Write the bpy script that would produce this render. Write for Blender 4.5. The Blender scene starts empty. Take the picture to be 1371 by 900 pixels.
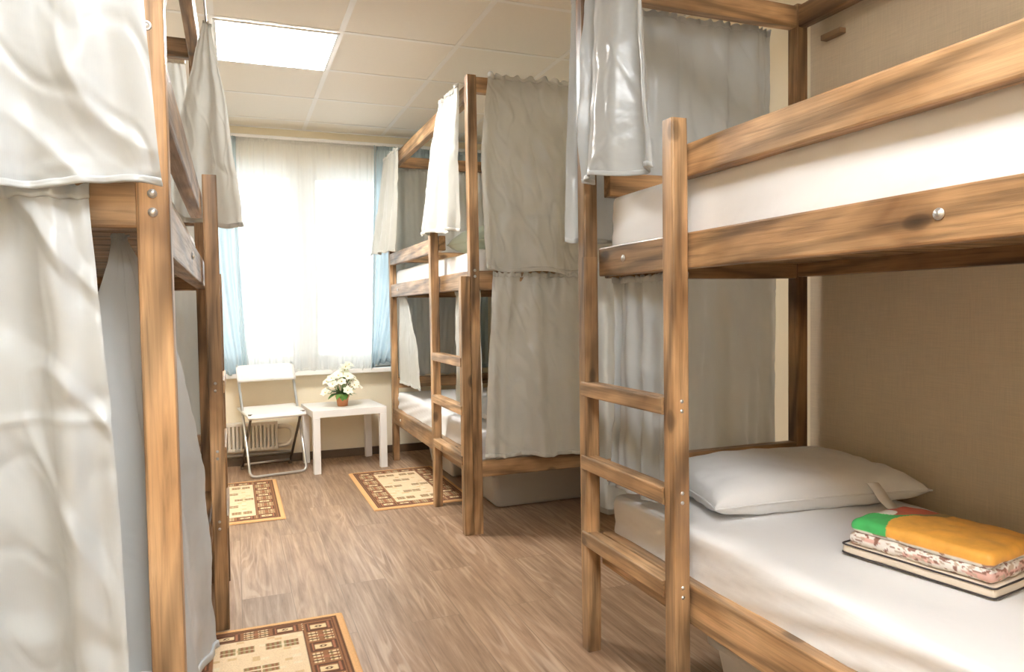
import bpy, bmesh, math, random
from mathutils import Vector, Matrix, noise
random.seed(7)
C = bpy.context.scene.collection
PI = math.pi

# ------------------------------------------------------------------ materials
def mat(name):
    m = bpy.data.materials.new(name); m.use_nodes = True
    nt = m.node_tree; nt.nodes.clear()
    return m, nt, nt.nodes, nt.links
def N(nt, t, **k):
    n = nt.nodes.new(t)
    for a, b in k.items():
        if a.startswith('i_'): n.inputs[a[2:].replace('_', ' ')].default_value = b
        else: setattr(n, a, b)
    return n
def ramp(nt, stops, fac, interp='LINEAR'):
    r = nt.nodes.new('ShaderNodeValToRGB'); r.color_ramp.interpolation = interp
    els = r.color_ramp.elements
    while len(els) < len(stops): els.new(0.5)
    for e, (p, c) in zip(els, stops):
        e.position = p; e.color = (c[0], c[1], c[2], 1) if not isinstance(c, (int, float)) else (c, c, c, 1)
    nt.links.new(fac, r.inputs[0]); return r.outputs[0]
def mixc(nt, a, b, f, mode='MIX'):
    n = nt.nodes.new('ShaderNodeMix'); n.data_type = 'RGBA'; n.blend_type = mode
    for s, v in ((0, f), (6, a), (7, b)):
        if hasattr(v, 'is_linked') or hasattr(v, 'links'): nt.links.new(v, n.inputs[s])
        elif isinstance(v, (int, float)): n.inputs[s].default_value = v
        else: n.inputs[s].default_value = (v[0], v[1], v[2], 1)
    return n.outputs[2]
def maprange(nt, v, a, b, c, d):
    n = nt.nodes.new('ShaderNodeMapRange'); nt.links.new(v, n.inputs[0])
    for i, x in enumerate((a, b, c, d)): n.inputs[i+1].default_value = x
    return n.outputs[0]
def coords(nt, scale=(1, 1, 1), rand=0.0, kind='Object'):
    tc = nt.nodes.new('ShaderNodeTexCoord'); mp = nt.nodes.new('ShaderNodeMapping')
    mp.inputs['Scale'].default_value = scale
    src = tc.outputs[kind]
    if rand:
        oi = nt.nodes.new('ShaderNodeObjectInfo')
        vm = nt.nodes.new('ShaderNodeVectorMath'); vm.operation = 'SCALE'; vm.inputs[0].default_value = (rand, rand*1.7, rand*.6)
        nt.links.new(oi.outputs['Random'], vm.inputs['Scale'])
        ad = nt.nodes.new('ShaderNodeVectorMath'); nt.links.new(src, ad.inputs[0]); nt.links.new(vm.outputs[0], ad.inputs[1]); src = ad.outputs[0]
    nt.links.new(src, mp.inputs[0]); return mp.outputs[0]
def noise_t(nt, vec, scale, detail=4, rough=.55, dist=0):
    n = N(nt, 'ShaderNodeTexNoise'); n.inputs['Scale'].default_value = scale; n.inputs['Detail'].default_value = detail
    n.inputs['Roughness'].default_value = rough; n.inputs['Distortion'].default_value = dist
    nt.links.new(vec, n.inputs['Vector']); return n.outputs[0]
def bump(nt, h, strength=.2, dist=.01, normal=None):
    b = N(nt, 'ShaderNodeBump'); b.inputs['Strength'].default_value = strength; b.inputs['Distance'].default_value = dist
    nt.links.new(h, b.inputs['Height'])
    if normal: nt.links.new(normal, b.inputs['Normal'])
    return b.outputs[0]
def principled(nt, color, rough=.5, normal=None, **k):
    p = N(nt, 'ShaderNodeBsdfPrincipled'); o = N(nt, 'ShaderNodeOutputMaterial')
    def put(s, v):
        if hasattr(v, 'links'): nt.links.new(v, p.inputs[s])
        elif isinstance(v, (int, float)): p.inputs[s].default_value = v
        else: p.inputs[s].default_value = (v[0], v[1], v[2], 1)
    put('Base Color', color); put('Roughness', rough)
    for a, b in k.items(): put(a.replace('_', ' '), b)
    if normal: nt.links.new(normal, p.inputs['Normal'])
    nt.links.new(p.outputs[0], o.inputs[0]); return p, o
def plain(name, color, rough=.5, nscale=30, namp=.06, bmp=.05, **k):
    m, nt, nd, lk = mat(name)
    v = coords(nt); n = noise_t(nt, v, nscale, 3)
    c = mixc(nt, [x*(1-namp) for x in color], [min(1, x*(1+namp)) for x in color], n)
    principled(nt, c, rough, bump(nt, n, bmp, .003), **k); return m

def wood(name, lo, mid, hi, rough=.38):
    m, nt, nd, lk = mat(name)
    v1 = coords(nt, (1.6, 42, 42), 13.0)
    v2 = coords(nt, (1.0, 2.6, 2.6), 7.0)
    v3 = coords(nt, (3.2, 6, 6), 19.0)
    streak = noise_t(nt, v1, 2.2, 7, .62, .6)
    blotch = noise_t(nt, v2, 2.6, 3, .55, .4)
    w = N(nt, 'ShaderNodeTexWave'); w.wave_type = 'BANDS'; w.bands_direction = 'DIAGONAL'
    w.inputs['Scale'].default_value = .85; w.inputs['Distortion'].default_value = 7; w.inputs['Detail'].default_value = 3
    w.inputs['Detail Scale'].default_value = .6; lk.new(coords(nt, (1.0, 9, 9), 5.0), w.inputs['Vector'])
    vo = N(nt, 'ShaderNodeTexVoronoi'); vo.inputs['Scale'].default_value = 1.15; vo.inputs['Randomness'].default_value = 1; lk.new(v3, vo.inputs['Vector'])
    base = ramp(nt, [(.30, lo), (.50, mid), (.72, hi)], blotch)
    g = ramp(nt, [(.30, .42), (.46, .82), (.60, 1.02), (.8, 1.25)], streak)
    c = mixc(nt, base, g, .85, 'MULTIPLY')
    g2 = ramp(nt, [(.0, .45), (.28, .95), (.7, 1.1)], w.outputs[0])
    c = mixc(nt, c, g2, .75, 'MULTIPLY')
    kn = ramp(nt, [(.05, .22), (.10, .45), (.13, .9), (.20, 1.0)], vo.outputs['Distance'])
    c = mixc(nt, c, kn, .85, 'MULTIPLY')
    # darker stain along random stretches
    long = noise_t(nt, coords(nt, (1.4, .8, .8), 23.0), 2.0, 2, .5)
    c = mixc(nt, c, ramp(nt, [(.36, .52), (.58, 1.12)], long), .8, 'MULTIPLY')
    principled(nt, c, ramp(nt, [(.3, rough+.1), (.7, rough-.05)], streak), bump(nt, streak, .25, .004), Coat_Weight=.15, Coat_Roughness=.25)
    return m
WOOD = wood('stained_pine', (.22, .115, .05), (.46, .27, .13), (.66, .43, .235))
WOOD_SHADED = wood('stained_pine_shaded', (.13, .062, .026), (.30, .16, .07), (.46, .27, .125))  # same pine, darkened: shade of the wall-side boards put into the colour
def fabric(name, color, trans=.25, rough=.42, tone=.10, sheer=0.0, weave=900, wr=.35):
    m, nt, nd, lk = mat(name)
    v = coords(nt, (1, 1, 1), 3.0)
    big = noise_t(nt, v, 4.5, 3, .5); cr = noise_t(nt, v, 7, 3, .5, .3)
    wv = N(nt, 'ShaderNodeTexWave'); wv.inputs['Scale'].default_value = 160; lk.new(v, wv.inputs['Vector'])
    c = mixc(nt, [x*(1-tone) for x in color], [min(1, x*(1+tone)) for x in color], big)
    nrm = bump(nt, cr, wr, .02); nrm = bump(nt, wv.outputs[0], .04, .001, nrm)
    p = N(nt, 'ShaderNodeBsdfPrincipled'); lk.new(c, p.inputs['Base Color']); p.inputs['Roughness'].default_value = rough
    p.inputs['Sheen Weight'].default_value = .25; lk.new(nrm, p.inputs['Normal'])
    t = N(nt, 'ShaderNodeBsdfTranslucent'); lk.new(c, t.inputs[0]); lk.new(nrm, t.inputs['Normal'])
    mx = N(nt, 'ShaderNodeMixShader'); mx.inputs[0].default_value = trans
    lk.new(p.outputs[0], mx.inputs[1]); lk.new(t.outputs[0], mx.inputs[2])
    out = mx.outputs[0]
    if sheer:
        tr = N(nt, 'ShaderNodeBsdfTransparent'); tr.inputs[0].default_value = (min(1, color[0]*1.1), min(1, color[1]*1.1), min(1, color[2]*1.1), 1)
        m2 = N(nt, 'ShaderNodeMixShader'); m2.inputs[0].default_value = sheer
        lk.new(out, m2.inputs[1]); lk.new(tr.outputs[0], m2.inputs[2]); out = m2.outputs[0]
    o = N(nt, 'ShaderNodeOutputMaterial'); lk.new(out, o.inputs[0]); return m
FAB = fabric('satin_grey_curtain', (.63, .635, .595), .20, .30)
SILV = fabric('silver_grey_curtain', (.52, .555, .57), .18, .25)
SILV_HEM = fabric('silver_grey_curtain_hem', (.54, .575, .59), .12, .32)
FAB_HEM = fabric('satin_grey_curtain_hem', (.62, .62, .58), .12, .34)
SHEER = fabric('white_voile', (.90, .90, .88), .62, .7, .02, sheer=.22, wr=.1)
BLUE = fabric('pale_blue_voile', (.52, .62, .66), .42, .6, .08, sheer=.04, wr=.15)
SHEET = fabric('white_sheet', (.88, .875, .87), .05, .6, .015, wr=.25)
SHEET_G = fabric('pale_green_pillowcase', (.66, .74, .62), .05, .6, .04, wr=.25)
PILLOW = fabric('white_pillowcase', (.80, .80, .80), .05, .55, .02, wr=.35)

def wallmat(name, color, nscale=8, amp=.03, weave=False):
    m, nt, nd, lk = mat(name)
    v = coords(nt, kind='Object'); n = noise_t(nt, v, nscale, 4)
    c = mixc(nt, [x*(1-amp) for x in color], [min(1, x*(1+amp)) for x in color], n)
    f = noise_t(nt, v, 180, 3)
    if weave:
        a = noise_t(nt, coords(nt, (1, 4, 200)), 3, 3); b = noise_t(nt, coords(nt, (1, 200, 4)), 3, 3)
        s = mixc(nt, a, b, .5); c = mixc(nt, c, ramp(nt, [(.35, .80), (.65, 1.12)], s), .6, 'MULTIPLY'); nr = bump(nt, s, .15, .002)
    else: nr = bump(nt, f, .06, .002)
    principled(nt, c, .7, nr); return m
WALL = wallmat('cream_wall_paint', (.84, .74, .55))
WALLN = wallmat('cream_wall_far', (.88, .79, .61))
PANEL = wallmat('woven_wallcovering', (.64, .53, .385), 5, .05, True)
CEIL = wallmat('ceiling_tile', (.90, .865, .80), 60, .02)
WHITEM = plain('white_paint', (.86, .86, .85), .35, 12, .015)
TBAR = plain('white_tbar', (.95, .94, .92), .4, 12, .015)
LACK = plain('white_laminate', (.90, .89, .87), .35, 8, .01)
PVC = plain('window_pvc', (.9, .9, .88), .3, 10, .01)
BASEM = plain('dark_baseboard', (.13, .085, .05), .45, 20, .2)
CHROME = plain('satin_steel', (.68, .67, .64), .28, 30, .04, Metallic=.85)
DARKM = plain('dark_steel', (.16, .13, .10), .35, 30, .1, Metallic=.6)
ZINC = plain('zinc_bolt', (.75, .75, .74), .3, 40, .05, Metallic=.9)
CHAIRW = plain('chair_white', (.90, .88, .84), .4, 20, .02)
RADM = plain('radiator_cream', (.72, .66, .56), .45, 20, .03)
PLAST = plain('grey_box_plastic', (.50, .48, .45), .35, 15, .04)
PLY = wood('plywood_base', (.20, .11, .05), (.34, .20, .10), (.44, .28, .15), .6)
TERRA = plain('terracotta', (.62, .26, .12), .7, 25, .12, .15)
SOIL = plain('potting_soil', (.06, .04, .025), .9, 60, .3, .5)
LEAF = plain('leaf_green', (.13, .27, .06), .45, 12, .35)
PETAL = plain('cream_petal', (.90, .89, .74), .6, 12, .04, Subsurface_Weight=.1)
PISTIL = plain('yellow_stamen', (.80, .62, .15), .6, 20, .1)
BROWNP = plain('brown_peg', (.24, .15, .08), .5, 20, .2)
BLACKP = plain('dark_piping', (.05, .04, .04), .4, 20, .1)
CARD = plain('cream_vinyl', (.78, .68, .56), .3, 15, .06)
CORD = plain('grey_cord', (.30, .28, .25), .4, 30, .1)

def floor_mat():
    m, nt, nd, lk = mat('oak_laminate')
    tc = N(nt, 'ShaderNodeTexCoord'); mp = N(nt, 'ShaderNodeMapping'); mp.inputs['Rotation'].default_value = (0, 0, PI/2); lk.new(tc.outputs['Object'], mp.inputs[0])
    br = N(nt, 'ShaderNodeTexBrick'); lk.new(mp.outputs[0], br.inputs['Vector'])
    br.inputs['Color1'].default_value = (0, 0, 0, 1); br.inputs['Color2'].default_value = (1, 1, 1, 1); br.inputs['Mortar'].default_value = (.5, .5, .5, 1)
    br.inputs['Scale'].default_value = 1; br.inputs['Mortar Size'].default_value = .0016; br.inputs['Brick Width'].default_value = 1.28; br.inputs['Row Height'].default_value = .192
    br.inputs['Mortar Smooth'].default_value = .3; br.offset = .37
    # per-plank offset of the grain
    sc = N(nt, 'ShaderNodeVectorMath', operation='SCALE'); lk.new(br.outputs[0], sc.inputs[0]); sc.inputs['Scale'].default_value = 9
    ad = N(nt, 'ShaderNodeVectorMath', operation='ADD'); lk.new(tc.outputs['Object'], ad.inputs[0]); lk.new(sc.outputs[0], ad.inputs[1])
    def mpg(s):
        q = N(nt, 'ShaderNodeMapping'); q.inputs['Scale'].default_value = s; lk.new(ad.outputs[0], q.inputs[0]); return q.outputs[0]
    st = noise_t(nt, mpg((30, 1.6, 1)), 1.7, 7, .65, .4)
    ca = noise_t(nt, mpg((9, .75, 1)), 1.0, 1, .4, .2)
    rings = N(nt, 'ShaderNodeMath', operation='MULTIPLY'); lk.new(ca, rings.inputs[0]); rings.inputs[1].default_value = 85
    sn = N(nt, 'ShaderNodeMath', operation='SINE'); lk.new(rings.outputs[0], sn.inputs[0])
    big = noise_t(nt, mpg((3, .8, 1)), 1.4, 3)
    c = ramp(nt, [(.3, (.21, .13, .08)), (.5, (.34, .225, .145)), (.72, (.48, .345, .235))], st)
    c = mixc(nt, c, ramp(nt, [(.3, .84), (.6, 1.1)], big), .7, 'MULTIPLY')
    s2 = maprange(nt, sn.outputs[0], -1, 1, 0, 1)
    msk = ramp(nt, [(.46, 0.0), (.60, 1.0)], big)
    cg = mixc(nt, c, (.62, .50, .39), mixc(nt, (0, 0, 0), ramp(nt, [(.6, 0.0), (.95, .42)], s2), msk))
    tint = ramp(nt, [(0, (.94, .92, .90)), (1, (1.06, 1.03, 1.0))], br.outputs[0])
    cg = mixc(nt, cg, tint, 1, 'MULTIPLY')
    cg = mixc(nt, cg, (.12, .08, .05), maprange(nt, br.outputs['Fac'], 0, 1, 0, .55))
    principled(nt, cg, ramp(nt, [(.3, .42), (.7, .30)], st), bump(nt, st, .12, .002), Coat_Weight=.1, Coat_Roughness=.3)
    return m
FLOOR = floor_mat()
def attr_mat(name, rough, fuzz=0, coat=0):
    m, nt, nd, lk = mat(name)
    a = N(nt, 'ShaderNodeAttribute'); a.attribute_name = 'Col'
    v = coords(nt); n = noise_t(nt, v, 260 if fuzz else 25, 3)
    c = mixc(nt, a.outputs[0], ramp(nt, [(.3, .75), (.7, 1.12)], n), .6, 'MULTIPLY')
    principled(nt, c, rough, bump(nt, n, .6 if fuzz else .15, .004), Coat_Weight=coat, Coat_Roughness=.12); return m
RUGM = attr_mat('patterned_rug_pile', .95, 1)
PRINT = attr_mat('printed_bedding', .6, 0, .35)
def emis(name, col, s):
    m, nt, nd, lk = mat(name); e = N(nt, 'ShaderNodeEmission'); e.inputs[0].default_value = (*col, 1); e.inputs[1].default_value = s
    o = N(nt, 'ShaderNodeOutputMaterial'); lk.new(e.outputs[0], o.inputs[0]); return m
LAMP = emis('led_diffuser', (1, .98, .945), 50.0); LAMP_FILL = emis('led_diffuser_fill', (.97, .985, 1.0), 33.0)  # second emitter serves the added, out-of-view panels
def glass_m():
    m, nt, nd, lk = mat('window_glass'); t = N(nt, 'ShaderNodeBsdfTransparent'); t.inputs[0].default_value = (.96, .98, .98, 1)
    g = N(nt, 'ShaderNodeBsdfGlossy'); g.inputs['Roughness'].default_value = .02; fr = N(nt, 'ShaderNodeFresnel'); fr.inputs[0].default_value = 1.45
    mx = N(nt, 'ShaderNodeMixShader'); lk.new(fr.outputs[0], mx.inputs[0]); lk.new(t.outputs[0], mx.inputs[1]); lk.new(g.outputs[0], mx.inputs[2])
    o = N(nt, 'ShaderNodeOutputMaterial'); lk.new(mx.outputs[0], o.inputs[0]); return m
GLASS = glass_m()

# ------------------------------------------------------------------ object helpers
def tag(o, label=None, cat=None, group=None, kind=None):
    if label: o['label'] = label
    if cat: o['category'] = cat
    if group: o['group'] = group
    if kind: o['kind'] = kind
    return o
def link(name, me, m, parent=None, loc=(0, 0, 0), smooth=False):
    o = bpy.data.objects.new(name, me); C.objects.link(o); o.location = loc
    if m and not me.materials: me.materials.append(m)
    if parent: o.parent = parent
    if smooth:
        for p in me.polygons: p.use_smooth = True
    return o
def empty(name, loc, label, cat, group=None, rz=0):
    o = bpy.data.objects.new(name, None); C.objects.link(o); o.location = loc; o.rotation_euler = (0, 0, rz); o.empty_display_size = .1
    return tag(o, label, cat, group)
def bm_mesh(name, bm):
    me = bpy.data.meshes.new(name); bm.normal_update(); bm.to_mesh(me); bm.free(); return me
def boxinto(bm, lo, hi, bev=0, seg=2, taper=None):
    vs = []
    r = bmesh.ops.create_cube(bm, size=1)
    for v in r['verts']:
        v.co = Vector([lo[i] + (v.co[i]+.5)*(hi[i]-lo[i]) for i in range(3)]); vs.append(v)
    if bev:
        es = list({e for v in vs for e in v.link_edges})
        bmesh.ops.bevel(bm, geom=es, offset=bev, segments=seg, profile=.6, affect='EDGES')
def box(name, lo, hi, m, parent=None, bev=.003, loc=(0, 0, 0)):
    bm = bmesh.new(); boxinto(bm, lo, hi, bev); return link(name, bm_mesh(name, bm), m, parent, loc)
def boxes(name, lst, m, parent=None, bev=.003, loc=(0, 0, 0)):
    bm = bmesh.new()
    for lo, hi in lst: boxinto(bm, lo, hi, bev)
    return link(name, bm_mesh(name, bm), m, parent, loc)
def board(name, lo, hi, parent, m=None, bev=.005):
    """a plank between two world corners; its local X runs along the grain"""
    lo = Vector(lo); hi = Vector(hi); c = (lo+hi)/2; d = hi-lo
    ax = max(range(3), key=lambda i: d[i])
    if ax == 0: L, W, T = d.x, d.y, d.z; rot = Matrix.Identity(3)
    elif ax == 1: L, W, T = d.y, d.x, d.z; rot = Matrix.Rotation(PI/2, 3, 'Z')
    else: L, W, T = d.z, d.y, d.x; rot = Matrix.Rotation(-PI/2, 3, 'Y')
    bm = bmesh.new(); n = max(2, int(L/.12))
    # cross-section ring with rounded corners swept along the plank, faintly uneven
    cs = []
    for sx, sy, a0 in ((1, 1, 0), (-1, 1, 90), (-1, -1, 180), (1, -1, 270)):
        for k in range(3):
            a = math.radians(a0 + k*45); cs.append((sx*(W/2-bev)+bev*math.cos(a), sy*(T/2-bev)+bev*math.sin(a)))
    sd = random.random()*50; rings = []
    for i in range(n+1):
        x = -L/2 + L*i/n; end = (i == 0 or i == n); ring = []
        for (y, z) in cs:
            w = 1 + (.012*noise.noise(Vector((x*3+sd, y*9, z*9))))
            f = .97 if end else 1
            ring.append(bm.verts.new((x, y*w*f, z*w*f)))
        rings.append(ring)
    for a, b in zip(rings, rings[1:]):
        for k in range(len(cs)):
            bm.faces.new((a[k], a[(k+1) % 12], b[(k+1) % 12], b[k]))
    bm.faces.new(rings[0][::-1]); bm.faces.new(rings[-1])
    bmesh.ops.recalc_face_normals(bm, faces=bm.faces[:])
    o = link(name, bm_mesh(name, bm), m or WOOD, parent)
    o.rotation_euler = rot.to_euler(); o.location = c - (parent.location if parent else Vector((0, 0, 0)))
    return o
def tube_into(bm, pts, r, seg=10, closed=False):
    pts = [Vector(p) for p in pts]; n = len(pts); rings = []; prev = None
    for i, p in enumerate(pts):
        a = pts[(i-1) % n] if (closed or i) else p; b = pts[(i+1) % n] if (closed or i < n-1) else p
        t = (b-a).normalized()
        if prev is None: up = Vector((0, 0, 1)) if abs(t.z) < .9 else Vector((1, 0, 0)); u = t.cross(up).normalized()
        else: u = (prev - t*prev.dot(t)).normalized()
        prev = u; w = t.cross(u); rr = r[i] if isinstance(r, (list, tuple)) else r
        rings.append([bm.verts.new(p + (u*math.cos(2*PI*k/seg) + w*math.sin(2*PI*k/seg))*rr) for k in range(seg)])
    for i in range(n if closed else n-1):
        A, B = rings[i], rings[(i+1) % n]
        for k in range(seg): bm.faces.new((A[k], A[(k+1) % seg], B[(k+1) % seg], B[k]))
    if not closed: bm.faces.new(rings[0][::-1]); bm.faces.new(rings[-1])
def tube(name, pts, r, m, parent=None, seg=10, closed=False, loc=(0, 0, 0)):
    bm = bmesh.new(); tube_into(bm, pts, r, seg, closed); bmesh.ops.recalc_face_normals(bm, faces=bm.faces[:])
    return link(name, bm_mesh(name, bm), m, parent, loc, True)
def fillet(pts, r, n=6):
    """round the inner corners of a polyline"""
    pts = [Vector(p) for p in pts]; out = [pts[0]]
    for a, b, c in zip(pts, pts[1:], pts[2:]):
        u = (a-b).normalized(); v = (c-b).normalized(); p, q = b+u*r, b+v*r
        for k in range(n+1):
            t = k/n; out.append(p*(1-t)**2 + b*2*t*(1-t) + q*t*t)
    out.append(pts[-1]); return out
def lathe(name, prof, m, parent=None, seg=32, loc=(0, 0, 0)):
    bm = bmesh.new(); rings = []
    for (r, z) in prof: rings.append([bm.verts.new((r*math.cos(2*PI*k/seg), r*math.sin(2*PI*k/seg), z)) for k in range(seg)])
    for A, B in zip(rings, rings[1:]):
        for k in range(seg): bm.faces.new((A[k], A[(k+1) % seg], B[(k+1) % seg], B[k]))
    bm.faces.new(rings[0][::-1]); bm.faces.new(rings[-1]); bmesh.ops.recalc_face_normals(bm, faces=bm.faces[:])
    return link(name, bm_mesh(name, bm), m, parent, loc, True)
def bolt(parent, wp, axis, r=.007):
    """small round headed bolt on a board; wp in world space relative to the same bed root"""
    bm = bmesh.new()
    bmesh.ops.create_cone(bm, cap_ends=True, segments=14, radius1=r*1.5, radius2=r*1.5, depth=.002)
    g = bmesh.ops.create_uvsphere(bm, u_segments=12, v_segments=8, radius=r)
    for v in g['verts']: v.co.z = v.co.z*.6+.001
    me = bm_mesh('bolt', bm); o = link('bolt', me, ZINC, None, (0, 0, 0), True)
    q = Vector((0, 0, 1)).rotation_difference(Vector(axis)).to_matrix().to_4x4()
    pw = Matrix.Translation(parent.parent.location if parent.parent else (0, 0, 0)) @ Matrix.LocRotScale(parent.location, parent.rotation_euler, None)
    o.parent = parent; o.matrix_local = pw.inverted() @ Matrix.Translation(wp) @ q
    return o
def polyat(pts, t):
    n = len(pts)-1
    if n == 0: return Vector(pts[0])
    s = min(max(t, 0), 1)*n; i = min(int(s), n-1); f = s-i
    P = [Vector(pts[max(0, min(n, i+k))]) for k in (-1, 0, 1, 2)]
    return .5*((2*P[1]) + (-P[0]+P[2])*f + (2*P[0]-5*P[1]+4*P[2]-P[3])*f*f + (-P[0]+3*P[1]-3*P[2]+P[3])*f**3)

def curtain(label, rows, normal, folds, amp, group=None, seed=1, nu=110, nv=70, name='bed_curtain', cat='curtain', m=None, mh=None,
            header=.045, hem=.035, ruffle=1.0, wr=1.0, creases=()):
    """rows: paths (lists of points, left to right) from top to bottom, splined both ways"""
    rnd = random.Random(seed); nrm = Vector(normal).normalized(); m = m or FAB; mh = mh or FAB_HEM
    ks = [(folds*f, rnd.random()*6.28, a, rnd.uniform(-1.2, 1.2)) for f, a in ((1, 1), (.53, .7), (1.63, .45), (2.7, .22))]
    a0, a1 = amp
    def S(u, v, off=0):
        P = [polyat(r, u) for r in rows]; p = polyat(P, v)
        s = 0
        for k, ph, a, dr in ks: s += a*math.sin(2*PI*k*u + ph + dr*v + .5*math.sin(3*v+ph))
        s = math.copysign(abs(s)**.85, s)
        A = a0 + (a1-a0)*(v**.7)
        p = p + nrm*(s*A)
        # gathered ruffle near the top
        g = math.exp(-v/.05)*ruffle
        p = p + nrm*(g*.007*math.sin(2*PI*folds*4.3*u+ph))
        p.z += g*.004*math.sin(2*PI*folds*5.1*u)
        q = Vector((p.x*7+seed, p.y*7, p.z*4))
        p = p + nrm*(wr*(.007*noise.noise(q) + .0035*noise.noise(q*2.7)))
        p = p + nrm*(wr*.020*max(0, .20-abs(noise.noise(q*Vector((.9, .9, .75)).x + Vector((p.z*2.2, 3, p.x*2)))))) - nrm*(wr*.010*max(0, .15-abs(noise.noise(q*1.7+Vector((9, 4, p.x*5))))))
        for cv in creases: p = p + nrm*(.004*math.exp(-((v-cv)/.006)**2))
        hp = math.exp(-(1-v)/.05)
        p = p + nrm*(hp*.0035*wr*math.sin(2*PI*folds*3.7*u+ph+9*v) + hp*.003*wr*noise.noise(Vector((u*folds*9, v*30, seed))))
        # hem unevenness
        p.z += .006*math.sin(2*PI*folds*u*1.1+ks[0][1])*v
        return p + nrm*off
    def grid(v0, v1, n, off):
        bm = bmesh.new(); vs = [[bm.verts.new(S(i/nu, v0+(v1-v0)*j/n, off)) for i in range(nu+1)] for j in range(n+1)]
        for j in range(n):
            for i in range(nu): bm.faces.new((vs[j][i], vs[j+1][i], vs[j+1][i+1], vs[j][i+1]))
        return bm
    o = link(name, bm_mesh(name, grid(0, 1, nv, 0)), m, None, (0, 0, 0), True); tag(o, label, cat, group)
    if hem:
        for sgn in (1,):
            bm = grid(1-hem, 1, 3, .0025); b2 = bmesh.new(); 
            me = bm_mesh('hem', bm); h = link('hem', me, mh, o, (0, 0, 0), True)
            md = h.modifiers.new('t', 'SOLIDIFY'); md.thickness = .005; md.offset = 0
            b2.free()
    if header:
        h = link('header_band', bm_mesh('header_band', grid(0, header, 4, .002)), mh, o, (0, 0, 0), True)
        md = h.modifiers.new('t', 'SOLIDIFY'); md.thickness = .005; md.offset = 0
    return o

# ------------------------------------------------------------------ room shell
H = 2.54; YW = 5.74; XL, XR, YB = -1.07, 2.07, -1.7
def struct(o): o['kind'] = 'structure'; return o
struct(box('floor', (XL-.1, YB-.1, -.1), (XR+.1, YW+.3, 0), FLOOR, bev=0))
struct(box('ceiling', (XL-.1, YB-.1, H), (XR+.1, YW+.3, H+.1), CEIL, bev=0))
struct(box('wall_left', (XL-.1, YB-.1, 0), (XL, YW+.3, H), WALL, bev=0))
struct(box('wall_right', (XR, YB-.1, 0), (XR+.1, YW+.3, H), WALL, bev=0))
struct(box('wall_back', (XL, YB-.1, 0), (XR, YB, H), WALL, bev=0))
WX0, WX1, WZ0, WZ1 = -.34, 1.40, .70, 2.29
struct(boxes('wall_front', [((XL, YW, 0), (XR, YW+.3, WZ0)), ((XL, YW, WZ1), (XR, YW+.3, H)), ((XL, YW, WZ0), (WX0, YW+.3, WZ1)), ((WX1, YW, WZ0), (XR, YW+.3, WZ1))], WALLN, bev=0))
struct(box('baseboard_front', (XL, YW-.016, 0), (XR, YW, .062), BASEM, bev=.003))
struct(box('baseboard_right', (XR-.014, YB, 0), (XR, YW-.02, .062), BASEM, bev=.003))
struct(box('baseboard_left', (XL, YB, 0), (XL+.014, YW-.02, .062), BASEM, bev=.003))
# fabric-like wall covering beside the near right bunk
struct(box('trim_1', (XR-.012, YB+.02, .02), (XR-.001, 2.145, 2.50), PANEL, bev=.002))
# suspended ceiling bars
bars = []
for i in range(-3, 4):
    x = .541+.6*i
    if XL < x < XR: bars.append(((x-.014, YB, H-.0022), (x+.014, YW, H-.0005)))
for j in range(-9, 4):
    y = 3.677+.6*j
    if YB < y < YW: bars.append(((XL, y-.013, H-.0028), (XR, y+.013, H-.0008)))
bars += [((XL, YW-.02, H-.006), (XR, YW, H-.0006)), ((XL, YB, H-.006), (XL+.02, YW, H-.0006)), ((XR-.02, YB, H-.006), (XR, YW, H-.0006))]
struct(boxes('trim_2', bars, TBAR, bev=0))
# window
win = struct(boxes('window_1', [((WX0, YW+.10, WZ0), (WX0+.06, YW+.16, WZ1)), ((WX1-.06, YW+.10, WZ0), (WX1, YW+.16, WZ1)),
    ((WX0+.06, YW+.10, WZ0), (WX1-.06, YW+.16, WZ0+.06)), ((WX0+.06, YW+.10, WZ1-.06), (WX1-.06, YW+.16, WZ1)), ((.475, YW+.095, WZ0+.06), (.585, YW+.165, WZ1-.06))], PVC, bev=.004))
for x0, x1 in ((WX0+.06, .475), (.585, WX1-.06)):
    s = boxes('window_sash', [((x0, YW+.105, WZ0+.06), (x0+.045, YW+.155, WZ1-.06)), ((x1-.045, YW+.105, WZ0+.06), (x1, YW+.155, WZ1-.06)),
        ((x0+.045, YW+.105, WZ0+.06), (x1-.045, YW+.155, WZ0+.105)), ((x0+.045, YW+.105, WZ1-.105), (x1-.045, YW+.155, WZ1-.06))], PVC, win, .003)
    box('window_pane', (x0+.04, YW+.128, WZ0+.1), (x1-.04, YW+.133, WZ1-.1), GLASS, s, 0)
sill = struct(box('trim_3', (WX0-.08, YW-.10, WZ0-.035), (WX1+.08, YW+.10, WZ0), LACK, bev=.006))
# outside security grille, faint behind the voile
gr = []
for i in range(13): gr.append(((WX0+.05+i*.135, YW+.26, WZ0), (WX0+.06+i*.135, YW+.27, WZ1)))
for i in range(7): gr.append(((WX0, YW+.262, WZ0+.2+i*.2), (WX1, YW+.268, WZ0+.208+i*.2)))
tag(boxes('window_grille', gr, WHITEM, bev=0), 'white bar grille outside the window, faint behind the voile', 'grille')
# curtain rail
cr = box('curtain_rail', (XL+.05, YW-.10, 2.435), (XR-.03, YW-.055, 2.46), WHITEM, bev=.003)
tag(cr, 'long white curtain rail above the window, below the ceiling', 'curtain rail')

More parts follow.
